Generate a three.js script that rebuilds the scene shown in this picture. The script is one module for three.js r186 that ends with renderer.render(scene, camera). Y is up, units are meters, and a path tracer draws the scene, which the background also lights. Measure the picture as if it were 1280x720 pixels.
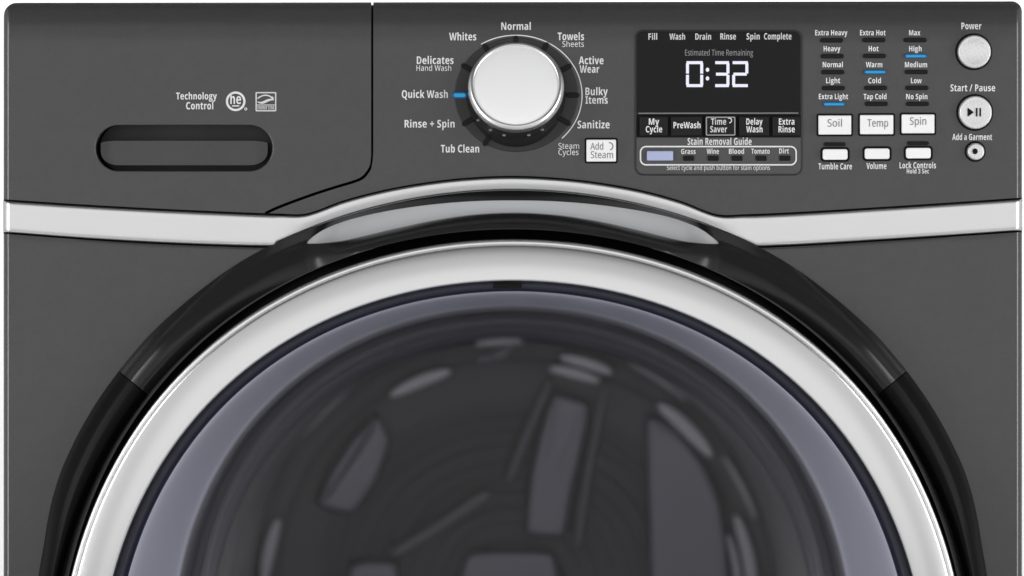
import * as THREE from 'three';
import { FontLoader } from 'three/addons/loaders/FontLoader.js';
import { RectAreaLightUniformsLib } from 'three/addons/lights/RectAreaLightUniformsLib.js';
import { RoundedBoxGeometry } from 'three/addons/geometries/RoundedBoxGeometry.js';
import { mergeGeometries } from 'three/addons/utils/BufferGeometryUtils.js';

// ---------------------------------------------------------------- camera, lamps, exposure
const S = 0.00055, D = 2.0, TOP = 0.99, EYE = TOP - 146 * S;        // metres per photo pixel on the front of the machine, camera distance
const scene = new THREE.Scene();
const camera = new THREE.PerspectiveCamera(2 * Math.atan(360 * S / D) * 180 / Math.PI, 16 / 9, 0.05, 50);
camera.position.set(0, EYE, D);
camera.lookAt(0, EYE, 0);
camera.setViewOffset(1280, 720, 0, 210, 1280, 720);                 // a lens shifted down, so that uprights stay upright
camera.focus = D; camera.userData.fStop = 2.5;
camera.updateProjectionMatrix();
scene.background = new THREE.Color().setRGB(0.68, 0.68, 0.685);     // dim studio round the lamps
RectAreaLightUniformsLib.init();
function softbox(name, w, h, power, pos, aim) {
  const l = new THREE.RectAreaLight(0xffffff, power, w, h);
  l.name = name; l.position.set(...pos); l.lookAt(...aim); scene.add(l);
}
softbox('front_softbox', 3.4, 1.7, 0.34, [0, 0.75, 3.4], [0, 0.75, 0]);
softbox('side_softbox', 0.32, 1.7, 9, [-1.7, 0.8, 1.1], [0, 0.75, 0]);
softbox('side_softbox', 0.32, 1.7, 9, [1.7, 0.8, 1.1], [0, 0.75, 0]);
softbox('backdrop_softbox', 1.8, 0.6, 7, [0, 1.75, -0.75], [0, 1.0, -1.7]);
const renderer = new THREE.WebGLRenderer({ antialias: true });
renderer.toneMapping = THREE.LinearToneMapping;
renderer.toneMappingExposure = 1.0;
renderer.shadowMap.enabled = true;

// ---------------------------------------------------------------- helpers
const V = (px, py, z = 0) => { const f = S * (D - z) / D; return new THREE.Vector3((px - 640) * f, EYE - (py - 150) * f, z); };   // a measured point, on its own depth
let seed = 7; const rnd = () => (seed = (seed * 16807) % 2147483647) / 2147483647;
const clamp = (x, a, b) => Math.min(b, Math.max(a, x)), lerp = (a, b, t) => a + (b - a) * t;
const smooth = (a, b, x) => { const t = clamp((x - a) / (b - a), 0, 1); return t * t * (3 - 2 * t); };
function curve(pts) {                                               // a smooth monotone-x function through points
  const n = pts.length, m = [];
  for (let i = 0; i < n; i++) {
    const a = pts[Math.max(0, i - 1)], b = pts[Math.min(n - 1, i + 1)];
    m.push((b[1] - a[1]) / (b[0] - a[0]));
  }
  return (x) => {
    let i = 0; while (i < n - 2 && x > pts[i + 1][0]) i++;
    const [x0, y0] = pts[i], [x1, y1] = pts[i + 1], h = x1 - x0, t = clamp((x - x0) / h, 0, 1), t2 = t * t, t3 = t2 * t;
    return y0 * (2 * t3 - 3 * t2 + 1) + m[i] * h * (t3 - 2 * t2 + t) + y1 * (3 * t2 - 2 * t3) + m[i + 1] * h * (t3 - t2);
  };
}
function gridGeo(nu, nv, at, uvs = true) {                          // (nu+1)x(nv+1) grid of points at(u, v)
  const pos = [], uv = [], idx = [];
  for (let j = 0; j <= nv; j++) for (let i = 0; i <= nu; i++) { const p = at(i / nu, j / nv, i, j); pos.push(p.x, p.y, p.z); uv.push(p.x, p.y); }
  for (let j = 0; j < nv; j++) for (let i = 0; i < nu; i++) {
    const a = j * (nu + 1) + i, b = a + 1, c = a + nu + 1, d = c + 1;
    idx.push(a, c, b, b, c, d);
  }
  const g = new THREE.BufferGeometry();
  g.setAttribute('position', new THREE.Float32BufferAttribute(pos, 3));
  g.setAttribute('uv', new THREE.Float32BufferAttribute(uv, 2));
  g.setIndex(idx); g.computeVertexNormals();
  return g;
}
const flat = (list) => { const l = list.map((g) => (g.index ? g.toNonIndexed() : g)); for (const g of l) for (const k of Object.keys(g.attributes)) if (!['position', 'normal', 'uv'].includes(k)) g.deleteAttribute(k); return l.length > 1 ? mergeGeometries(l) : l[0]; };
// a sheet between two edges given as functions of x (photo pixels), with a depth z(x, y) and a turned-back skirt
function sheet(xs, top, bottom, z, rows, skirt = 0.012, sides = 'tblr') {
  const nx = xs.length - 1, ny = rows.length - 1;
  const at = (i, j, dz = 0) => { const x = xs[i], y = lerp(top(x), bottom(x), rows[j]), d = z(x, y); const p = V(x, y, d); p.z += dz; return p; };
  const out = [gridGeo(nx, ny, (u, v, i, j) => at(i, j))];
  const wall = (n, f) => out.push(gridGeo(n, 1, (u, v, i, j) => f(i, j ? -skirt : 0)));
  if (skirt) {
    if (sides.includes('t')) wall(nx, (i, d) => at(nx - i, 0, d));
    if (sides.includes('b')) wall(nx, (i, d) => at(i, ny, d));
    if (sides.includes('l')) wall(ny, (j, d) => at(0, j, d));
    if (sides.includes('r')) wall(ny, (j, d) => at(nx, ny - j, d));
  }
  return flat(out);
}
function span(a, b, step, denseA = 0, denseB = 0) {                 // x stations, closer together within dense px of an end
  const xs = [a];
  while (xs[xs.length - 1] < b - 0.01) {
    const x = xs[xs.length - 1], s = (x - a < denseA || b - x <= denseB) ? 0.8 : step;
    xs.push(Math.min(b, x < b - denseB && x + s > b - denseB && denseB ? b - denseB : x + s));
  }
  return xs;
}
const ROWS = [0, .006, .012, .018, .024, .03, .036, .042, .05, .07, .1, .13, .16, .2, .24, .28, .32, .36, .4, .45, .5, .6, .7, .8, .9, .96, 1];
const flatZ = () => 0; let zBase = (x, y) => panelZ(x, y);
const mesh = (name, geo, mat, parent, label) => { const m = new THREE.Mesh(geo, mat); m.name = name; m.castShadow = m.receiveShadow = true; if (label) m.userData.label = label; parent.add(m); return m; };
const group = (name, parent, label) => { const g = new THREE.Group(); g.name = name; if (label) g.userData.label = label; parent.add(g); return g; };

// ---------------------------------------------------------------- materials
function noiseTex(n, f, srgb) {
  const d = new Uint8Array(n * n * 4);
  for (let y = 0; y < n; y++) for (let x = 0; x < n; x++) { const v = clamp(f(x, y), 0, 255), i = (y * n + x) * 4; d[i] = d[i + 1] = d[i + 2] = v; d[i + 3] = 255; }
  const t = new THREE.DataTexture(d, n, n); t.wrapS = t.wrapT = THREE.RepeatWrapping; t.magFilter = THREE.LinearFilter; t.minFilter = THREE.LinearMipmapLinearFilter;
  if (srgb) t.colorSpace = THREE.SRGBColorSpace; t.needsUpdate = true; return t;
}
function lattice(n, cell) {                                          // tiling value noise
  const k = n / cell, g = Array.from({ length: k * k }, rnd);
  return (x, y) => { const fx = x / cell, fy = y / cell, x0 = Math.floor(fx), y0 = Math.floor(fy), a = fx - x0, b = fy - y0, q = (i, j) => g[((j + k) % k) * k + ((i + k) % k)], s = (t) => t * t * (3 - 2 * t);
    return lerp(lerp(q(x0, y0), q(x0 + 1, y0), s(a)), lerp(q(x0, y0 + 1), q(x0 + 1, y0 + 1), s(a)), s(b)); };
}
const nA = lattice(512, 64), nB = lattice(512, 16), nC = lattice(512, 4);
const mottle = noiseTex(512, (x, y) => 238 + 6 * (nA(x, y) - .5) + 8 * (nB(x, y) - .5) + 12 * (nC(x, y) - .5), true);
mottle.repeat.set(6, 6);
const orange = noiseTex(512, (x, y) => 128 + 60 * (nC(x, y) - .5) + 50 * (nB(x, y) - .5)); orange.repeat.set(8, 8);
const grain = noiseTex(512, (x, y) => 215 + 14 * (nA(x, y) - .5) + 14 * (nC(x, y) - .5)); grain.repeat.set(5, 5);
const std = (rgb, o = {}) => { const m = new THREE.MeshPhysicalMaterial(o); m.color.setRGB(...rgb); return m; };
const M = {
  paint: std([.049, .049, .0495], { roughness: .4, map: mottle, specularIntensity: .5, clearcoat: .9, clearcoatRoughness: .17 }),
  edge: std([.03, .03, .03], { roughness: .45 }),
  dark: std([.006, .006, .006], { roughness: .7, specularIntensity: .3 }),
  silver: std([.76, .76, .765], { metalness: 1, roughness: .38, roughnessMap: grain }),
  chrome: std([.72, .72, .715], { metalness: 1, roughness: .26, roughnessMap: grain }),
  bead: std([.92, .92, .92], { metalness: 1, roughness: .28 }),
  gloss: std([.017, .017, .017], { roughness: .2, specularIntensity: .55 }),
  matt: std([.004, .004, .004], { roughness: .35, specularIntensity: .15 }),
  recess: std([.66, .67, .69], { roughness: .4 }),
  gasket: std([.012, .012, .026], { roughness: .4 }),
  lavender: std([.53, .535, .64], { roughness: .22, clearcoat: .4, clearcoatRoughness: .17 }),
  glass: std([.74, .74, .77], { transmission: 1, thickness: 0, roughness: .03, ior: 1.5 }),
  drum: std([.12, .12, .125], { metalness: .6, roughness: .4 }),
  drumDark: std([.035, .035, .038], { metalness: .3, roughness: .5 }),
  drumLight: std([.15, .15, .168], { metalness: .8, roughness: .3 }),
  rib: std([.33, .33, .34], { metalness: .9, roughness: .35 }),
  print: std([.8, .8, .8], { roughness: .6 }),
  printDim: std([.34, .34, .34], { roughness: .6 }),
  ink: std([.2, .2, .2], { roughness: .7 }),
  black: std([.012, .012, .0125], { roughness: .25, specularIntensity: .25 }),
  key: std([.016, .016, .016], { roughness: .4, specularIntensity: .3 }),
  well: std([.007, .007, .007], { roughness: .6, specularIntensity: .2 }),
  lamp: std([.011, .011, .011], { roughness: .5, specularIntensity: .3 }),
  ring: std([.034, .034, .034], { roughness: .4, specularIntensity: .5 }),
  white: std([.98, .98, .98], { roughness: .4 }),
  lilac: std([.45, .5, .74], { roughness: .35 }),
  wall: std([.9, .9, .9], { roughness: .9 }),
};
M.blue = std([.01, .08, .15], { roughness: .5, emissive: new THREE.Color().setRGB(.012, .23, .47), emissiveIntensity: 1 });
M.blueEdge = std([.01, .10, .24], { roughness: .5 });
M.digit = std([.5, .5, .5], { roughness: .5, emissive: new THREE.Color().setRGB(.42, .42, .55), emissiveIntensity: 1 });

// ---------------------------------------------------------------- studio
const floor = mesh('floor', new THREE.BoxGeometry(8, .1, 8).translate(0, -.05, 1), M.wall, scene); floor.userData.kind = 'structure';
const wall = mesh('wall', new THREE.BoxGeometry(8, 3.4, .1).translate(0, 1.7, -1.75), M.wall, scene); wall.userData.kind = 'structure';

const ceiling = mesh('ceiling', new THREE.BoxGeometry(8, .1, 8).translate(0, 3.45, 1), std([.2, .2, .2], { roughness: .9 }), scene); ceiling.userData.kind = 'structure';

// ---------------------------------------------------------------- the machine
const washer = new THREE.Group(); washer.name = 'washing_machine'; scene.add(washer);
washer.userData = { label: 'dark grey front loading washing machine with silver trim and round glass door', category: 'washing machine' };

const L = 4.5, R = 1277.5;
const sym = (x) => Math.abs(x - 640);
const bandTop = curve([[0, 251], [100, 257.5], [200, 263], [300, 267.5], [350, 269.2], [383, 269], [430, 252.5], [480, 239.5], [530, 230.5], [580, 224.7], [640, 222], [700, 224.7], [750, 230.5], [800, 239.5], [850, 253], [896, 270], [930, 270], [1000, 267], [1100, 261], [1200, 254.5], [1280, 249]]);
const archIn = (x) => 936.7 - Math.sqrt(Math.max(0, 698.6 ** 2 - (x - 641) ** 2));
const lowLeft = curve([[0, 289.5], [100, 297], [200, 303], [300, 306.8], [348, 307.8]]);
const lowRight = curve([[944, 308], [1000, 305.5], [1100, 299.5], [1200, 293], [1280, 287.5]]);
const bandLow = (x) => (x < 345 ? lowLeft(x) : x > 945 ? lowRight(x) : archIn(x));

const RS = 9;                                                        // rounding of the upright edges, px
const sideDrop = (x) => { const d = Math.min(x - L, R - x); if (d >= RS) return 0; const k = RS - clamp(d, 0, RS); return (RS - Math.sqrt(RS * RS - k * k * .985)) * S; };
const panelZ = (x, y) => {
  let z = -sideDrop(x);
  if (y < 60) z -= .0036 * (60 - y) ** 2 * S;      // the top leans back
  if (y < 12) { const k = clamp(12 - y, 0, 9); z -= (10 - Math.sqrt(100 - k * k)) * S * 1.3; }
  return z;
};
// corners at the top are rounded in outline
const topEdge = (x) => { const c = x < 640 ? 17 : 13, d = x < 640 ? x - L : R - x, y0 = lerp(3.4, 1.6, (x - L) / (R - L)); if (d >= c) return y0; const k = c - Math.max(d, 0); return y0 + c - Math.sqrt(Math.max(0, c * c - k * k)); };

// cabinet behind the front: sides, back, lid, bottom, with a hollow for the drum
const x0 = V(L, 0).x, x1 = V(R, 0).x;
mesh('cabinet', flat([
  new RoundedBoxGeometry(.02, TOP - .03, .70, 3, .004).translate(x0 + .0105, (TOP - .03) / 2 + .012, -.372),
  new RoundedBoxGeometry(.02, TOP - .03, .70, 3, .004).translate(x1 - .0105, (TOP - .03) / 2 + .012, -.372),
  new THREE.BoxGeometry(x1 - x0 - .05, .02, .68).translate(0, TOP - .03, -.375),
  new THREE.BoxGeometry(x1 - x0 - .05, TOP - .06, .02).translate(0, TOP / 2, -.71),
  new THREE.BoxGeometry(x1 - x0 - .05, .03, .68).translate(0, .015, -.375),
]), std([.05, .05, .0505], { roughness: .7, map: mottle, specularIntensity: .4 }), washer);
const axis = V(641, 871, .04), AX = axis.x, AY = axis.y, F = (D - .04) / D;   // the door's axis
{
  const s = new THREE.Shape(); s.moveTo(x0 + .006, .02); s.lineTo(x1 - .006, .02); s.lineTo(x1 - .006, TOP + .0005); s.lineTo(x0 + .006, TOP + .0005); s.closePath();
  const h = new THREE.Path(); h.absarc(AX, AY, .29, 0, Math.PI * 2, true); s.holes.push(h);
  mesh('front_frame', new THREE.ExtrudeGeometry(s, { depth: .01, bevelEnabled: false, curveSegments: 64 }).translate(0, 0, -.05), M.dark, washer);
}
// control panel: everything right of the drawer's seam
const seamLow = curve([[332, 268], [345, 261.8], [370, 252], [400, 241.4], [425, 233.5], [445, 227.4], [455, 222.5], [462, 214], [465.5, 205], [466.6, 190]]);
const panelGeo = (() => {
  const up = (x) => bandTop(x) - 2.2;
  const a = sheet(span(466.6, R, 8, 0, 14), topEdge, up, panelZ, ROWS, .012, 'tblr');
  const low = (x) => Math.max(up(x), seamLow(x));
  const b = sheet(span(334, 466.6, 2), (x) => Math.min(low(x), seamLow(x) + .6), low, panelZ, [0, .25, .5, .75, 1], .012, 'tb');
  return flat([a, b]);
})();
const panel = mesh('control_panel', panelGeo, M.paint, washer);
// detergent drawer: sheet with a pill-shaped opening
const HX0 = 118, HX1 = 342.5, HY = 185, HR = 30.5;
const pillHalf = (x) => { const d = Math.min(x - HX0, HX1 - x); return d >= HR ? HR : Math.sqrt(Math.max(0, HR * HR - (HR - Math.max(d, 0)) ** 2)); };
const drawerLow = (x) => (x < 331 ? bandTop(x) - 2.2 : Math.min(bandTop(x) - 2.2, seamLow(x + 2.3) - 2.4));
const pillXs = (() => { const o = []; for (let i = 0; i <= 24; i++) o.push(HX0 + HR * (1 - Math.cos(i / 24 * Math.PI / 2))); for (let x = 160; x < 312; x += 10) o.push(x); for (let i = 24; i >= 0; i--) o.push(HX1 - HR * (1 - Math.cos(i / 24 * Math.PI / 2))); return o; })();
const drawer = mesh('detergent_drawer', flat([
  sheet(span(L, HX0, 8, 14), topEdge, drawerLow, panelZ, ROWS, .012, 'tbl'),
  sheet(pillXs, topEdge, (x) => HY - pillHalf(x), panelZ, ROWS, .016, 'tb'),
  sheet(pillXs, (x) => HY + pillHalf(x), drawerLow, panelZ, [0, .5, 1], .016, 'tb'),
  sheet(span(HX1, 463.9, 3, 0, 20), topEdge, drawerLow, panelZ, ROWS, .012, 'tbr'),
]), M.paint, washer);
{ // the pull inside the opening
  const pts = []; for (let i = 0; i <= 40; i++) { const a = -Math.PI / 2 + Math.PI * i / 40; pts.push([HX1 - HR + Math.cos(a) * HR, HY + Math.sin(a) * HR]); }
  for (let i = 0; i <= 40; i++) { const a = Math.PI / 2 + Math.PI * i / 40; pts.push([HX0 + HR + Math.cos(a) * HR, HY + Math.sin(a) * HR]); }
  const loop = pts.map(([x, y]) => V(x, y, -.001));
  const well = new THREE.Shape(pts.map(([x, y]) => { const p = V(x, y); return new THREE.Vector2(p.x, p.y); }));
  mesh('recess_back', new THREE.ExtrudeGeometry(well, { depth: .002, bevelEnabled: false }).translate(0, 0, -.030), M.edge, drawer);
  const c = new THREE.CatmullRomCurve3(loop, true);
  mesh('recess_lip', new THREE.TubeGeometry(c, 220, 2.0 * S, 8, true), std([.07, .07, .07], { roughness: .14, specularIntensity: 1 }), drawer);
  // sloping face one's fingers pull on
  const inner = (x) => { const d = Math.min(x - HX0 - 8, HX1 - 8 - x), r = 22; return d >= r ? 0 : r - Math.sqrt(Math.max(0, r * r - (r - Math.max(d, 0)) ** 2)); };
  const face = sheet(span(HX0 + 8, HX1 - 8, 4, 24, 24), (x) => 176 + inner(x) * .15, (x) => 206.5 - inner(x) * .75, (x, y) => -.0075 + (y - 176) * .00006, [0, .03, .3, .7, .97, 1], .014);
  mesh('pull_face', face, M.paint, drawer);
}
// silver band that rises into an arch over the door
const bandGeo = (() => {
  const z = (x, y) => {
    const t0 = bandTop(x), t1 = bandLow(x), w = t1 - t0, t = clamp((y - t0) / w, 0, 1);
    const arch = 1 - smooth(240, 300, sym(x)), e = .12;
    const r = (t < e ? (1 - Math.sqrt(1 - (1 - t / e) ** 2)) : t > 1 - e ? (1 - Math.sqrt(1 - ((t - 1 + e) / e) ** 2)) : 0) * .0018;
    return .0012 - sideDrop(x) - r + arch * (.004 - .0028 * (t - .3) ** 2);
  };
  const rows = [0, .02, .05, .09, .14, .22, .32, .42, .52, .62, .72, .8, .87, .92, .96, .985, 1];
  return sheet(span(L - .6, R + .6, 3, 14, 14), bandTop, bandLow, z, rows, .014);
})();
mesh('trim_band', bandGeo, M.silver, washer);
mesh('band_backing', sheet(span(L, R, 6, 14, 14), (x) => bandTop(x) - 3, (x) => (x < 345 ? lowLeft(x) : x > 945 ? lowRight(x) : bandLow(x)) + 3.4, (x, y) => -sideDrop(x) - .007, [0, 1], .006), M.dark, washer);
// lower front with the door's opening
const lowerZ = (x, y) => { const d = y - (bandLow(x) + 2), k = clamp(1 - d / 4, 0, 1); return -sideDrop(x) - k * k * .001 - .0005; };
const HOLE = 548;
const lowTop = (x) => (x < 345 ? lowLeft(x) : x > 945 ? lowRight(x) : lerp(307.8, 308, (x - 345) / 600)) + 2.4;
const bottomPx = 150 + (EYE - .012) / S;
const holeY = (x) => Math.sqrt(Math.max(0, HOLE * HOLE - (x - 641) ** 2));
{
  const rA = [0, .004, .008, .012, .02, .06, .2, .4, .6, .8, 1], rB = [0, .01, .03, .1, .5, 1];
  const mid = []; for (let i = 0; i <= 96; i++) mid.push(641 - HOLE * Math.cos(Math.PI * i / 96));
  mesh('front_panel', flat([
    sheet(span(L, 641 - HOLE, 6, 14), lowTop, () => bottomPx, lowerZ, rA, .012, 'tbl'),
    sheet(span(641 + HOLE, R, 6, 0, 14), lowTop, () => bottomPx, lowerZ, rA, .012, 'tbr'),
    sheet(mid, lowTop, (x) => Math.max(lowTop(x) + 1, 858 - holeY(x)), lowerZ, rB, .012, 't'),
    sheet(mid, (x) => 858 + holeY(x), () => bottomPx, lowerZ, rB, .012, 'b'),
  ]), M.paint, washer);
}
// ---------------------------------------------------------------- door
const door = group('door', washer);
const squash = (t) => 1 - .0078 * Math.cos(4 * t);
function sweep(profile, n = 256) {                                   // profile: [radius px as seen at the door's front, z]
  const m = profile.length - 1;
  return gridGeo(n, m, (u, v, i, j) => { const t = -Math.PI / 2 + u * Math.PI * 2, r = profile[j][0] * S * F * squash(t); return new THREE.Vector3(AX + r * Math.cos(t), AY + r * Math.sin(t), profile[j][1]); });
}
const arcs = (r0, r1, f, n = 16) => Array.from({ length: n + 1 }, (_, i) => [lerp(r0, r1, i / n), f(i / n)]);
// outer black surround
const outerPts = curve([[240, 281], [262, 288.5], [305, 307.5], [360, 340], [427, 393], [467, 433], [515, 495], [552, 560], [576, 625], [593, 722]].map(([d, y]) => [d, y]));
const sideOuter = []; for (const d of [257, 270, 285, 305, 330, 360, 395, 427, 450, 467, 492, 515, 535, 552, 566, 578, 587, 593]) sideOuter.push([d, outerPts(d)]);
for (const [d, y] of [[597, 790], [598, 860], [594, 940], [580, 1020], [552, 1110], [505, 1200], [440, 1285], [350, 1365], [240, 1425], [120, 1460], [0, 1470]]) sideOuter.push([d, y]);
const GR = 586, G0 = 868;                                            // inner edge of the surround
function sidePiece(s, k0, k1, z0, bulge, extra) {                    // part of the surround between two fractions of its length
  const crv = new THREE.CatmullRomCurve3(sideOuter.map(([d, y]) => new THREE.Vector3(d, y, 0)), false, 'centripetal');
  const nu = Math.max(24, Math.round((k1 - k0) * 240)), prof = 14, t0 = Math.asin(257 / GR);
  const tilt = (u) => { const k = lerp(k0, k1, u); return k; };
  const at = (u, v, dz = 0) => {
    const k = tilt(u), o = crv.getPointAt(k), t = Math.atan2(o.x, G0 - o.y), ti = lerp(lerp(t0, t, smooth(0, .06, k)), t, smooth(0, .1, k));
    const f = squash(Math.PI / 2 - ti), i = [GR * f * Math.sin(ti), G0 - GR * f * Math.cos(ti)];
    const x = lerp(o.x, i[0], v), y = lerp(o.y, i[1], v), z = z0 + bulge * Math.pow(Math.max(0, Math.sin(Math.PI * clamp(v * .92 + .0, 0, 1))), .75) + (v > .5 ? (v - .5) * extra : 0);
    const tt = (v - .33) / .67, zs = v < .33 ? -.001 : .0005 + (.019 * Math.pow(Math.sin(Math.PI * (tt * .52 + .08)), .8) + .008 * tt) * .25;
    const p = V(641 + s * x, y, lerp(zs, z, smooth(0, .15, k))); p.z += dz; return p;
  };
  const g = [gridGeo(nu, prof, (u, v) => at(s > 0 ? u : 1 - u, v))];
  const wl = (f, n) => g.push(gridGeo(n, 1, (u, v) => f(u, v ? -.02 : 0)));
  wl((u, d) => at(s > 0 ? 1 - u : u, 0, d), nu); wl((u, d) => at(s > 0 ? u : 1 - u, 1, d), nu);
  wl((u, d) => at(1, s > 0 ? 1 - u : u, d), prof); wl((u, d) => at(0, s > 0 ? u : 1 - u, d), prof);
  return flat(g);
}
const KS = .178;
for (const s of [-1, 1]) {
  mesh('surround_cap', sidePiece(s, 0, KS, .004, .018, .012), M.gloss, door);
  mesh('surround', sidePiece(s, KS + .0008, 1, .0025, .016, .012), M.matt, door);
}
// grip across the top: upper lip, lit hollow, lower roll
const cTop = curve([[-258, 303.5], [-250, 296], [-236, 287], [-216, 278.5], [-190, 270.8], [-150, 262.5], [-100, 255.5], [-50, 251.5], [0, 250.5], [50, 251.5], [100, 255.3], [150, 262], [190, 270], [216, 278], [236, 287], [250, 297], [258, 304]]);
const cLow = curve([[-258, 304.8], [-240, 304.5], [-215, 302], [-185, 295.5], [-150, 287.2], [-100, 276.5], [-50, 269.2], [0, 266.6], [50, 269], [100, 276], [150, 286.8], [185, 295.5], [215, 302.3], [240, 304.8], [258, 305.2]]);
const grooveTop = (dx) => { const t = Math.asin(dx / GR), f = squash(Math.PI / 2 - t); return G0 - Math.sqrt((GR * f) ** 2 - dx * dx); };
const gx = span(641 - 257.5, 641 + 257.5, 3, 30, 30);
mesh('handle_lip', sheet(gx, (x) => archIn(x) - .5, (x) => Math.max(archIn(x) + .4, cTop(x - 641)), (x, y) => { const t = clamp((y - archIn(x)) / Math.max(1, cTop(x - 641) - archIn(x)), 0, 1); return -.001 - .010 * t * (1 - smooth(215, 256, sym(x))); }, [0, .2, .4, .6, .8, 1], .012, 'b'), M.gloss, door);
mesh('handle_hollow', sheet(gx, (x) => cTop(x - 641) - 1, (x) => cLow(x - 641) + 1, (x, y) => -.011 + .010 * smooth(215, 257, sym(x)) - .0006, [0, .5, 1], 0), M.recess, door);
mesh('handle_grip', sheet(gx, (x) => cLow(x - 641), (x) => grooveTop(x - 641), (x, y) => { const a = cLow(x - 641), b = grooveTop(x - 641), t = clamp((y - a) / (b - a), 0, 1), w = 1 - smooth(180, 257, sym(x)) * .75; return .0005 + (.019 * Math.pow(Math.sin(Math.PI * clamp(t * .52 + .08, 0, 1)), .8) + .008 * t) * w; }, [0, .03, .08, .15, .25, .35, .45, .55, .65, .75, .85, .93, 1], .02, 'tb'), std([.02, .02, .02], { roughness: .24, specularIntensity: .55 }), door);
// groove, bead, broad satin ring
mesh('groove', sweep([[592, .0], [590, -.004], [572, .012], [571, .03]]), M.well, door);
mesh('bead', sweep([[576, .030], [575.6, .0335], [574.5, .0347], [573, .0352], [571, .0353], [569.9, .0351], [569.6, .0343], [569.3, .0343], [569.1, .0345]]), M.bead, door);
mesh('door_ring', sweep([[569.1, .0343], ...arcs(568.9, 523.4, (t) => .0355 + .0078 * t - .0038 * t * t - .0005 * Math.pow(Math.max(0, 1 - t / .06), 2) - .0014 * Math.pow(Math.max(0, (t - .95) / .05), 2), 60), [523, .036], [522.5, .025]]), M.chrome, door);
mesh('glass_seal', flat([sweep([[524, .030], [519, .0325], [513, .0315], [509.5, .026], [508.5, .0195]]), sweep([[508.5, .0195], [508, .012]])]), M.gasket, door);
mesh('glass_rim', sweep([[508.8, .020], [506.5, .0175], [503, .008], [499, -.010], [493, -.04], [486.5, -.075], [479.5, -.11], [474, -.135], [471.5, -.147], [469, -.151]].map(([r, z]) => [r, z])), M.lavender, door);
mesh('rim_seam', sweep([[469.5, -.1505], [466, -.151], [462, -.152]]), std([.09, .09, .10], { roughness: .4 }), door);
mesh('door_glass', sweep([[463, -.150], [458, -.160], [450, -.170], [436, -.180], [410, -.190], [370, -.198], [310, -.204], [230, -.208], [140, -.210], [60, -.2105], [0.01, -.2105]]), M.glass, door);
{ // small catch on the seal straight above the glass
  const a = V(634, 357.5, .034);
  mesh('latch_mark', new RoundedBoxGeometry(35 * S, 6 * S, .003, 2, .0006).translate(a.x, a.y, a.z - .0005), M.dark, door);
}
// ---------------------------------------------------------------- drum seen through the glass
const drum = group('drum', washer);
mesh('drum_collar', sweep((() => {                                    // pressed ripples run round the mouth of the drum
  const z = curve([[-487, -.156], [-472, -.171], [-459, -.184], [-447, -.195], [-435, -.206], [-424, -.222], [-412, -.25], [-404, -.30], [-397, -.352]]), o = [];
  for (let q = 487; q >= 397; q -= .75) o.push([q, z(-q) + .0011 * Math.sin(q * 1.05) + .0008 * Math.sin(q * .43 + 1) + .0005 * Math.sin(q * 2.3)]);
  return o;
})()), std([.24, .24, .245], { metalness: .5, roughness: .33 }), drum);
mesh('drum_back', sweep([[416, -.35], [400, -.366], [372, -.371], [358, -.372], [354, -.378], ...Array.from({ length: 150 }, (_, i) => [300 - i * 2, -.3795 + .0006 * Math.sin(i * .9) + .0005 * Math.sin(i * .37)]), [0.01, -.380]]), std([.066, .066, .068], { metalness: .5, roughness: .45 }), drum);
const backZ = -.375, BC = [641, 756];                                // as seen in the photo
const arcPart = (name, r0, r1, a0, a1, mat, h, round = 0) => {       // raised sector, angles from straight up
  const s = new THREE.Shape(), N = 24, P = (r, a) => { const p = V(BC[0] + r * Math.sin(a), BC[1] - r * Math.cos(a), backZ + h); return new THREE.Vector2(p.x, p.y); }, rad = Math.PI / 180;
  const out = [], inn = [];
  for (let i = 0; i <= N; i++) { const t = i / N, a = lerp(a0, a1, t) * rad, e = round ? Math.pow(Math.max(0, 1 - (2 * t - 1) ** 2), .4) : 1, m = (r0 + r1) / 2, hw = (r1 - r0) / 2 * Math.max(.08, e); out.push(P(m + hw, a)); inn.push(P(m - hw, a)); }
  s.setFromPoints([...out, ...inn.reverse()]);
  return mesh(name, new THREE.ExtrudeGeometry(s, { depth: .004, bevelEnabled: true, bevelSize: .0012, bevelThickness: .0012, bevelSegments: 2 }).translate(0, 0, backZ + h), mat, drum);
};
const slab = (name, pts, h, mat, soft = .007) => {                    // raised field with rounded corners, outline as seen in the photo
  const c = new THREE.CatmullRomCurve3(pts.map(([x, y]) => V(x, y, backZ + h)), true, 'catmullrom', .25).getPoints(pts.length * 8);
  return mesh(name, new THREE.ExtrudeGeometry(new THREE.Shape(c.map((p) => new THREE.Vector2(p.x, p.y))), { depth: .003, bevelEnabled: true, bevelSize: soft, bevelOffset: -soft * .8, bevelThickness: Math.min(.005, soft), bevelSegments: 6 }).translate(0, 0, backZ + h), mat, drum);
};
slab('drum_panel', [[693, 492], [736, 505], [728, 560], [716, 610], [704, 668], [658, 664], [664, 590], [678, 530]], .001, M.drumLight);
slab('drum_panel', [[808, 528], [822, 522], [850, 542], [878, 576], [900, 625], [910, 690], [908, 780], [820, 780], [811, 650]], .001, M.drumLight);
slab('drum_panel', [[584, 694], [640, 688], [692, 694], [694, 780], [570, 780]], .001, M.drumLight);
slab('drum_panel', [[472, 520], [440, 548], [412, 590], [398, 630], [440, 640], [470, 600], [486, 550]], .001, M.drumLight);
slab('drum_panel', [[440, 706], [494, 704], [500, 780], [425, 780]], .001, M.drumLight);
slab('drum_panel', [[596, 452], [614, 439], [638, 433], [628, 449]], .003, M.drumLight, .003);
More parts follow.
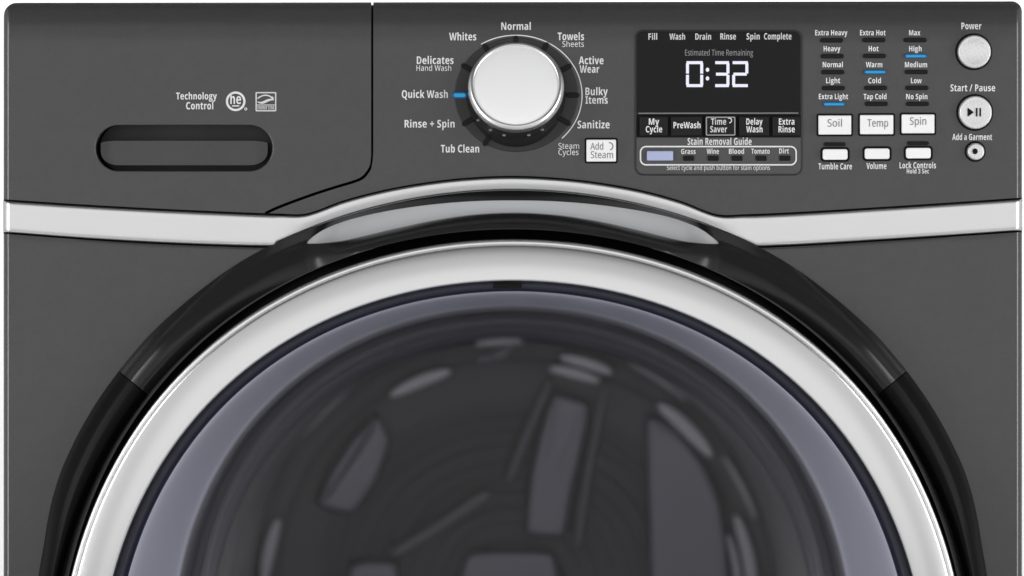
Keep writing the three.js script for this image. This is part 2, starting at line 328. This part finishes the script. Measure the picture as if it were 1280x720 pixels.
for (const p of [[[752, 486], [760, 488], [738, 600], [726, 680], [718, 680], [728, 600]], [[682, 478], [690, 480], [662, 548], [640, 600], [632, 598], [652, 545]], [[604, 612], [612, 622], [556, 660], [500, 694], [490, 686], [550, 648]]]) slab('drum_spoke', p, .0015, M.drum, .0025);
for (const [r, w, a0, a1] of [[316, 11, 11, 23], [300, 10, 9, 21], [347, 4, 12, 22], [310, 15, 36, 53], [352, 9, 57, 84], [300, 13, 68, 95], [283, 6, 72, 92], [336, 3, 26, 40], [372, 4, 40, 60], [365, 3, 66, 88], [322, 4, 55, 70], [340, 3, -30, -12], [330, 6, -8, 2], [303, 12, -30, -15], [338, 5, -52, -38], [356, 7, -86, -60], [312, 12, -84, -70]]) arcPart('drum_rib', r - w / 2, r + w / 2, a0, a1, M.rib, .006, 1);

// ---------------------------------------------------------------- writing
const bold = await new FontLoader().loadAsync('fonts/droid/droid_sans_bold.typeface.json');
const regular = await new FontLoader().loadAsync('fonts/droid/droid_sans_regular.typeface.json');
// lays flat px-space geometry on the panel's curved front, lifted by off metres
function conform(geo, off, zf = zBase) {
  const p = geo.attributes.position;
  for (let i = 0; i < p.count; i++) { const v = V(p.getX(i), p.getY(i), zf(p.getX(i), p.getY(i)) + off + p.getZ(i)); p.setXYZ(i, v.x, v.y, v.z); }
  geo.computeVertexNormals(); return geo;
}
function textGeo(str, cx, cy, w, cap, font = bold) {                 // centred, w px wide, capitals cap px high
  cap *= .88; const size = cap / .714, g = new THREE.ShapeGeometry(font.generateShapes(str, size), 5);
  g.computeBoundingBox(); const b = g.boundingBox, sx = w / (b.max.x - b.min.x);
  const p = g.attributes.position, ix = g.index;
  for (let i = 0; i < p.count; i++) p.setXYZ(i, cx + (p.getX(i) - (b.min.x + b.max.x) / 2) * sx, cy + cap / 2 - p.getY(i), 0);
  const a = ix.array; for (let i = 0; i < a.length; i += 3) { const t = a[i]; a[i] = a[i + 1]; a[i + 1] = t; }
  return g;
}
const OFF = .0004;
const text = (str, cx, cy, w, cap, mat = M.print, parent = panel, off = OFF, font = bold) => mesh('lettering', conform(textGeo(str, cx, cy, w, cap, font), off), mat, parent);
const flip = (g) => { const a = g.index.array; for (let i = 0; i < a.length; i += 3) { const t = a[i]; a[i] = a[i + 1]; a[i + 1] = t; } return g; };
function ribbon(pts, w, closed = false) {                            // flat stroke along px points
  const n = pts.length, pos = [], idx = [], uv = [];
  const m = closed ? n + 1 : n;
  for (let i = 0; i < m; i++) {
    const a = pts[closed ? (i - 1 + n) % n : Math.max(0, i - 1)], b = pts[closed ? (i + 1) % n : Math.min(n - 1, i + 1)], c = pts[i % n];
    const dx = b[0] - a[0], dy = b[1] - a[1], l = Math.hypot(dx, dy) || 1, ww = (typeof w === 'function' ? w(i / (m - 1)) : w) / 2;
    pos.push(c[0] - dy / l * ww, c[1] + dx / l * ww, 0, c[0] + dy / l * ww, c[1] - dx / l * ww, 0); uv.push(0, 0, 0, 0);
    if (i) { const k = 2 * i; idx.push(k - 2, k, k - 1, k - 1, k, k + 1); }
  }
  const g = new THREE.BufferGeometry(); g.setAttribute('position', new THREE.Float32BufferAttribute(pos, 3)); g.setAttribute('uv', new THREE.Float32BufferAttribute(uv, 2)); g.setIndex(idx); return g;
}
const roundRect = (a, b, c, d, r, n = 6) => { const o = []; for (const [cx, cy, q] of [[c - r, b + r, -1], [c - r, d - r, 0], [a + r, d - r, 1], [a + r, b + r, 2]]) for (let i = 0; i <= n; i++) { const t = (q + i / n) * Math.PI / 2; o.push([cx + Math.cos(t) * r, cy + Math.sin(t) * r]); } return o; };
const disc = (cx, cy, rx, ry = rx, n = 40) => Array.from({ length: n }, (_, i) => [cx + rx * Math.cos(i / n * 2 * Math.PI), cy + ry * Math.sin(i / n * 2 * Math.PI)]);
// a solid plate from an outline in px: front at zf + h, with a rounded front edge
function plate(pts, h, bevel = .8, zAt = zBase, depth = .006) {
  const n = pts.length; let cx = 0, cy = 0; for (const [x, y] of pts) { cx += x / n; cy += y / n; }
  const zc = zAt(cx, cy), sl = (zAt(cx, cy + 1) - zAt(cx, cy - 1)) / 2, zz = (y) => zc + sl * (y - cy);
  const shift = (k) => { const o = []; for (let i = 0; i < n; i++) { const a = pts[(i - 1 + n) % n], b = pts[(i + 1) % n], dx = b[0] - a[0], dy = b[1] - a[1], l = Math.hypot(dx, dy) || 1; o.push([pts[i][0] - dy / l * k, pts[i][1] + dx / l * k]); } return o; };
  const area = pts.reduce((s, [x, y], i) => s + x * pts[(i + 1) % n][1] - pts[(i + 1) % n][0] * y, 0), sg = area > 0 ? 1 : -1;
  const rings = [[0, -depth], [0, h - bevel * S], [sg * bevel * .3, h - bevel * S * .3], [sg * bevel, h]].map(([k, z]) => shift(k).map(([x, y]) => V(x, y, zz(y) + z)));
  const side = gridGeo(n, 3, (u, v, i, j) => rings[j][i % n]);
  const f = new THREE.ShapeGeometry(new THREE.Shape(rings[3].map((p) => new THREE.Vector2(p.x, p.y))));
  const p = f.attributes.position; for (let i = 0; i < p.count; i++) { const y = 150 + (EYE - p.getY(i)) / S; p.setZ(i, zz(y) + h); }
  f.computeVertexNormals();
  return flat([side, f]);
}

// dial labels
for (const [s, x, y, w, c] of [['Normal', 645, 34, 37, 7.6], ['Whites', 578.4, 47, 34, 7.8], ['Towels', 713.6, 46.8, 33, 7.8], ['Delicates', 544, 76.6, 46, 7.8], ['Active', 739, 76.8, 31, 7.8], ['Wear', 736.8, 87.6, 24.6, 7.6],
  ['Quick Wash', 531, 119, 57.6, 7.8], ['Bulky', 745.7, 115.6, 28, 7.8], ['Items', 745.7, 126.3, 28, 7.6], ['Rinse + Spin', 537, 156, 62.6, 7.8], ['Sanitize', 742, 157, 40.2, 7.8], ['Tub Clean', 575, 187.2, 48, 7.8]]) text(s, x, y, w, c);
for (const [s, x, y, w, c] of [['Sheets', 716.4, 56, 27, 5.8], ['Hand Wash', 542.3, 86, 43.5, 5.8], ['Steam', 711, 183.4, 26, 5.8], ['Cycles', 710.7, 191.2, 25.2, 5.8]]) text(s, x, y, w, c, std([.8, .8, .8], { roughness: .6 }), panel, OFF, regular);
{ const pts = []; for (let i = 0; i <= 60; i++) { const a = lerp(-122, 46, i / 60) * Math.PI / 180; pts.push([645 + 82.6 * Math.cos(a), 119 + 75 * Math.sin(a)]); } mesh('dial_arc', conform(ribbon(pts, 1.3), OFF), std([.8, .8, .8], { roughness: .6 }), panel); }

// ---------------------------------------------------------------- dial
const dial = group('dial', washer);
{
  mesh('dial_ring', plate(disc(645.5, 118.5, 77.5, 71.5, 96), .0008, 1, panelZ, .004), M.ring, dial);
  const c = V(645, 117, .0), tilt = THREE.MathUtils.degToRad(-22);
  const lathe = (name, prof, mat) => { const m = mesh(name, new THREE.LatheGeometry(prof.map(([r, z]) => new THREE.Vector2(r * S, z)), 96).rotateX(Math.PI / 2).rotateX(tilt).translate(c.x, c.y, c.z), mat, dial); return m; };
  lathe('dial_skirt', [[62.5, -.03], [62.5, -.001], [62, .0012], [61, .002], [60.5, .008], [60, .0105]], std([.018, .018, .018], { roughness: .22, specularIntensity: .7 }));
  lathe('dial_rim', [[60, .0105], [60.2, .0118], [58.8, .0146], [56, .0162], [53.5, .0160], [52.5, .0150]], M.bead);
  lathe('dial_face', [[53, .0148], [51.5, .0153], [44, .0166], [30, .0177], [15, .0182], [0.01, .0184]], std([1, 1, 1], { metalness: 0, roughness: .35 }));
  const rad = Math.PI / 180;
  for (const a of [58, 75, 104, 121, 140]) {                          // small bright notches on the skirt's lower side
    const g = new RoundedBoxGeometry(4 * S, 2.4 * S, 3 * S, 2, .0005).translate(61.2 * S * Math.cos(-a * rad), 61.2 * S * Math.sin(-a * rad), .0046).rotateX(tilt).translate(c.x, c.y, c.z);
    mesh('dial_notch', g, std([.4, .4, .4], { metalness: .7, roughness: .3 }), dial);
  }
}
const capsule = (cx, cy, len, wid, ang) => { const o = [], r = wid / 2, h = len / 2 - r; for (let i = 0; i <= 8; i++) { const t = -Math.PI / 2 + Math.PI * i / 8; o.push([h + r * Math.cos(t), r * Math.sin(t)]); } for (let i = 0; i <= 8; i++) { const t = Math.PI / 2 + Math.PI * i / 8; o.push([-h + r * Math.cos(t), r * Math.sin(t)]); } const c = Math.cos(ang), s = Math.sin(ang); return o.map(([x, y]) => [cx + x * c - y * s, cy + x * s + y * c]); };
for (const [x, y] of [[644.8, 53], [608.6, 62], [680.5, 60.5], [584, 85], [707, 85.5], [716, 119], [585, 152], [706, 151.7], [609, 175]]) mesh('indicator_light', plate(capsule(x, y, 17, 6.5, Math.atan2((y - 118) * 1.08, x - 645)), .0016, .8), M.lamp, washer);
{ const g = group('indicator_light', washer, 'blue lit lamp beside the quick wash setting'); mesh('lamp_housing', plate(capsule(574.6, 119, 21, 9, 0), .0016, 1), M.blueEdge, g); mesh('lamp_lens', plate(capsule(574.6, 119, 15, 4.6, 0), .0020, .6), M.blue, g); }

// ---------------------------------------------------------------- display window
zBase = flatZ;                                                       // the display is one flat module
const display = group('display', washer);
{
  mesh('display_bezel', plate(roundRect(793, 37.5, 1003.5, 219.5, 11), .0008, 1.2), M.ring, display);
  const low = plate([[1001, 171.8], ...roundRect(795.5, 172, 1001, 217.5, 9).slice(7, 21), [795.5, 171.8]], .0013, .6);
  mesh('guide_panel', low, std([.072, .072, .073], { roughness: .45 }), display);
  mesh('screen', plate([...roundRect(795.5, 39.5, 1000.5, 143, 9).slice(0, 7), [1000.5, 142.4], [796, 142.4], ...roundRect(795.5, 39.5, 1000.5, 143, 9).slice(21)], .0016, .8), M.black, display);
  mesh('screen_edge', conform(ribbon([[798, 141.6], [998, 141.3]], 1.5), .0022), std([.2, .2, .2], { roughness: .3 }), display);
  const O = .0022;
  for (const [s, x, y, w] of [['Fill', 816, 46.8, 11], ['Wash', 846.6, 46.8, 19.6], ['Drain', 879, 46.8, 19.8], ['Rinse', 910.2, 46.6, 19.6], ['Spin', 941.4, 46.6, 16.6], ['Complete', 972.2, 46.5, 34.4]]) text(s, x, y, w, 6.4, std([.7, .7, .7], { roughness: .6 }), display, O);
  text('Estimated Time Remaining', 898.8, 66.8, 85, 6, std([.30, .30, .30], { roughness: .6 }), display, O, regular);
  const W = 3.7, seg = (x0, y0, x1, y1) => ribbon([[x0, y0], [x1, y1]], W), T = 78.3, B = 107, Md = 92.7;
  const digit = (a, b, on) => { const g = []; if (on.includes('a')) g.push(seg(a + .6, T, b - .6, T)); if (on.includes('d')) g.push(seg(a + .6, B, b - .6, B)); if (on.includes('g')) g.push(seg(a + 1.6, Md, b - 2, Md)); const l = a + W / 2, r = b - W / 2; if (on.includes('f')) g.push(seg(l, T + .6, l, Md - .8)); if (on.includes('e')) g.push(seg(l, Md + .8, l, B - .6)); if (on.includes('b')) g.push(seg(r, T + .6, r, Md - .8)); if (on.includes('c')) g.push(seg(r, Md + .8, r, B - .6)); return g; };
  const lift = (list) => flat(list.map((g, i) => conform(g, .0022 + i * .00006)));
  mesh('digit', lift(digit(857.5, 879, 'abcdef')), M.digit, display);
  mesh('digit', lift(digit(893.4, 911.8, 'abcdg')), M.digit, display);
  mesh('digit', lift(digit(915.2, 935.4, 'abged')), M.digit, display);
  mesh('colon', lift([87.2, 98].map((y) => new THREE.ShapeGeometry(new THREE.Shape(disc(884.4, y, 2.2, 2.6, 16).map(([x, q]) => new THREE.Vector2(x, q)))))), M.digit, display);
  mesh('key_row', plate(roundRect(795.5, 143.2, 1000.8, 171.2, 1), .0011, .5), M.well, display);
  text('Stain Removal Guide', 899.5, 178, 80, 7, M.print, display, .0018);
  mesh('guide_outline', conform(ribbon(roundRect(800.6, 183.2, 995.2, 206, 7), 1.8, true), .0018), std([.85, .85, .85], { roughness: .6 }), display);
  for (const [s, x, w, y] of [['Grass', 860.4, 18.2, 190.2], ['Wine', 891, 15.2, 190], ['Blood', 920.6, 19, 190], ['Tomato', 950.6, 23, 189.9], ['Dirt', 980, 12.2, 189.6]]) text(s, x, y, w, 5.2, std([.8, .8, .8], { roughness: .6 }), display, .0018);
  text('Select cycle and push button for stain options', 898, 210.4, 129, 4.6, std([.85, .85, .85], { roughness: .6 }), display, .0018, regular);
}
for (const [a, b, l] of [[860.8, 'g'], [891.5], [921.3], [951.5], [981.2]]) mesh('indicator_light', plate(roundRect(a - 6.8, 194.6, a + 6.8, 201, 1.2), .0022, .5), M.lamp, washer);
function key(name, a, b, c, d, r, mat, h, surround, label) {
  const g = group(name, washer, label);
  if (surround) mesh('key_well', plate(roundRect(a - surround, b - surround, c + surround, d + surround, r + surround * .7), .0009, .5), M.well, g);
  mesh('key_cap', plate(roundRect(a, b, c, d, r), h, 1.1), mat, g);
  return g;
}
key('button', 808.5, 188.6, 841.5, 200.8, 1.6, M.lilac, .0032, 2, 'pale lilac button of the stain guide').children[0].material = std([.012, .014, .04], { roughness: .5 });
for (const [a, c, lines, hl] of [[799.5, 834.5, [['My', 13], ['Cycle', 20.6]]], [839, 877.5, [['PreWash', 34]]], [882, 919.5, [['Time', 19], ['Saver', 21]], 1], [924, 961, [['Delay', 20.4], ['Wash', 20.4]]], [965.8, 999.8, [['Extra', 19.4], ['Rinse', 20.4]]]]) {
  const g = group('button', washer), m = (a + c) / 2;
  mesh('key_cap', plate(roundRect(a, 145.6, c, 169.6, 1), .0026, .8), M.key, g);
  lines.forEach(([s, w], i) => text(s, (hl ? -3 : 0) + m + .5, lines.length > 1 ? 153 + i * 9.6 : 157.5, w, 6.4, hl ? std([.7, .7, .7], { roughness: .6 }) : std([.85, .85, .85], { roughness: .6 }), g, .0030));
  if (hl) {
    mesh('key_outline', conform(ribbon(roundRect(a + 1, 146.6, c - 1, 168.8, 1), 1.5, true), .0030), std([.33, .33, .33], { roughness: .5 }), g);
    const pts = []; for (let i = 0; i <= 10; i++) { const t = (-120 + 210 * i / 10) * Math.PI / 180; pts.push([911.5 + 3 * Math.cos(t), 150.6 + 3 * Math.sin(t)]); } mesh('key_symbol', conform(ribbon(pts, 1.2), .0030), M.print, g);
  }
}
zBase = panelZ;
// ---------------------------------------------------------------- columns of settings
const cols = [
  [[['Extra Heavy', 1039.1, 40.4], ['Heavy', 1040, 21], ['Normal', 1041, 25.2], ['Light', 1041.4, 17.6], ['Extra Light', 1041.8, 36.6]], 1039.6, 50.3, 4],
  [[['Extra Hot', 1091, 32], ['Hot', 1092, 12.4], ['Warm', 1092.6, 20.6], ['Cold', 1093.2, 16], ['Tap Cold', 1093.8, 28.6]], 1092.4, 50, 2],
  [[['Max', 1143.4, 14.2], ['High', 1144.2, 15.8], ['Medium', 1145, 27.8], ['Low', 1145.4, 13.4], ['No Spin', 1146, 26.6]], 1144, 50, 1],
];
cols.forEach(([rows, lx, ly, lit]) => rows.forEach(([s, x, w], i) => {
  text(s, x, 41.8 + i * 19.95, w, 5.4, std([.85, .85, .85], { roughness: .6 }));
  const px = lx + i * .75, py = ly + i * 19.95;
  if (i === lit) { const g = group('indicator_light', washer, 'blue lit lamp under the word ' + s); mesh('lamp_housing', plate(capsule(px, py, 29, 6, 0), .0016, .8), M.blueEdge, g); mesh('lamp_lens', plate(capsule(px, py + .2, 25, 3.0, 0), .0021, .5), M.blue, g); } else mesh('indicator_light', plate(capsule(px, py, 29, 5.6, 0), .0015, .8), M.lamp, washer);
}));
for (const [s, a, b, c, d, tx, ty, tw] of [['Soil', 1023, 144.3, 1064, 168.2, 1043.4, 155, 18], ['Temp', 1075, 143.7, 1116.6, 167.8, 1097.2, 155, 26], ['Spin', 1127, 143, 1168, 166.6, 1147.6, 152.6, 20.4]]) text(s, tx, ty, tw, 7.6, M.ink, key('button', a, b, c, d, 1.2, M.white, .0045, 2.2), .0047, regular);
for (const [a, b, c, d] of [[1028.3, 186.4, 1059.4, 199.7], [1080.8, 185.5, 1111.9, 198.8], [1132.4, 184.8, 1163.4, 198]]) key('button', a, b, c, d, 3, M.white, .004, 2.6);
for (const [x, y] of [[1043.6, 180.3], [1147.6, 179]]) mesh('indicator_light', plate(capsule(x, y, 27.5, 4.8, 0), .0018, .7), M.lamp, washer);
for (const [s, x, y, w, c] of [['Tumble Care', 1044, 209, 42, 6.2], ['Volume', 1095.6, 208.5, 25, 6.2], ['Lock Controls', 1147.2, 207.7, 45.6, 6.2], ['Hold 3 Sec', 1147.4, 214.8, 28, 4.6], ['Power', 1214.2, 33.6, 25, 6.8], ['Start / Pause', 1216, 111, 56, 7], ['Add a Garment', 1215.2, 172.3, 49.8, 6.2]]) text(s, x, y, w, c);
// add-steam key
{ const g = key('button', 733, 174.5, 770, 202, 1.4, M.white, .0045, 2.2);
  text('Add', 746, 184, 16, 7, M.ink, g, .0047, regular); text('Steam', 752.4, 194.6, 28, 7, M.ink, g, .0047, regular);
  const pts = []; for (let i = 0; i <= 12; i++) { const t = (-110 + 200 * i / 12) * Math.PI / 180; pts.push([762.5 + 3.6 * Math.cos(t), 182.8 + 4.4 * Math.sin(t)]); } mesh('key_symbol', conform(ribbon(pts, 1.3), .0047), M.ink, g); }
// round metal buttons
function roundKey(cx, cy, r, dish) {
  const g = group('button', washer), p = V(cx, cy, panelZ(cx, cy)), sl = (panelZ(cx, cy - 1) - panelZ(cx, cy + 1)) / (2 * S), t = Math.atan(sl);
  const lathe = (name, prof, mat) => mesh(name, new THREE.LatheGeometry(prof.map(([q, z]) => new THREE.Vector2(q * S, z)), 64).rotateX(Math.PI / 2).rotateX(t).translate(p.x, p.y, p.z), mat, g);
  lathe('key_well', [[r + 2.6, -.004], [r + 2.4, .0008], [r + 1.2, .001], [r - .5, .0006]], M.well);
  lathe('key_cap', [[r, -.003], [r, .0036], [r - .8, .0046], [r - 2, .0049], [r * .7, .0047 - dish * .5], [r * .4, .0046 - dish * .9], [r * .15, .0045 - dish], [0.01, .0045 - dish]], std([.92, .92, .92], { metalness: .6, roughness: .33, roughnessMap: grain, map: mottle }));
  return g;
}
roundKey(1217, 64.8, 20.6, .0008);
{ const g = roundKey(1218.3, 140.6, 20.6, .0004), z = .0056;
  const sh = (pts) => flip(new THREE.ShapeGeometry(new THREE.Shape(pts.map(([x, y]) => new THREE.Vector2(x, y)))));
  mesh('key_symbol', flat([sh([[1209.8, 134.6], [1217.4, 140.3], [1209.8, 146]]), sh([[1220, 135], [1222, 135], [1222, 145.6], [1220, 145.6]]), sh([[1224.4, 135], [1226.4, 135], [1226.4, 145.6], [1224.4, 145.6]])].map((q) => conform(q, z - .0004))), M.dark, g); }
{ const g = roundKey(1218.8, 189.4, 10.6, 0); mesh('key_symbol', conform(flip(new THREE.ShapeGeometry(new THREE.Shape(disc(1219, 189.2, 3.2, 3.6, 20).map(([x, y]) => new THREE.Vector2(x, y))))), .0055), M.dark, g); }

// ---------------------------------------------------------------- print on the drawer
text('Technology', 245.6, 121.2, 51, 7, M.print, drawer);
text('Control', 249.6, 133.4, 34, 7.4, M.print, drawer);
mesh('round_emblem', flat([conform(ribbon(disc(294.6, 126.6, 10.9, 10.9, 48), 2.8, true), OFF), conform(textGeo('he', 294.6, 125.4, 13.5, 10.4), OFF), conform(ribbon([[290, 132.4], [299, 132.4]], 1.4), OFF), conform(ribbon(disc(307.2, 136.2, 1.4, 1.4, 12), .9, true), OFF)]), M.print, drawer);
{ const a = 319.4, b = 115, c = 345.4, d = 139.2, pts = [], sw = [];
  for (let i = 0; i <= 16; i++) { const t = i / 16; pts.push([lerp(a + 2.6, c - 4, t), 125.4 - 6.4 * Math.sin(Math.PI * lerp(.12, .86, t))]); sw.push([lerp(a + 2.4, c - 3, t), 127.4 + 1.2 * Math.sin(Math.PI * 2 * t) - 2.6 * t * t]); }
  const star = []; for (let i = 0; i < 10; i++) { const t = -Math.PI / 2 + i * Math.PI / 5, r = i % 2 ? 1.2 : 2.8; star.push(new THREE.Vector2(340.6 + r * Math.cos(t), 122.8 + r * Math.sin(t))); }
  const dim = std([.7, .7, .7], { roughness: .6 });
  mesh('square_emblem', flat([conform(ribbon(roundRect(a + .8, b + .8, c - .8, d - .8, .8), 1.6, true), OFF), conform(ribbon(pts, 1.6), OFF), conform(ribbon(sw, (t) => 1 + 2.2 * Math.sin(Math.PI * t)), OFF + .00005), conform(flip(new THREE.ShapeGeometry(new THREE.Shape(star))), OFF + .0001), conform(ribbon([[a + 1.6, 131.2], [c - 1.6, 131.2]], 1), OFF), conform(textGeo('ENERGY STAR', 332.4, 135.2, 21, 3.6), OFF)]), dim, drawer); }

renderer.render(scene, camera);
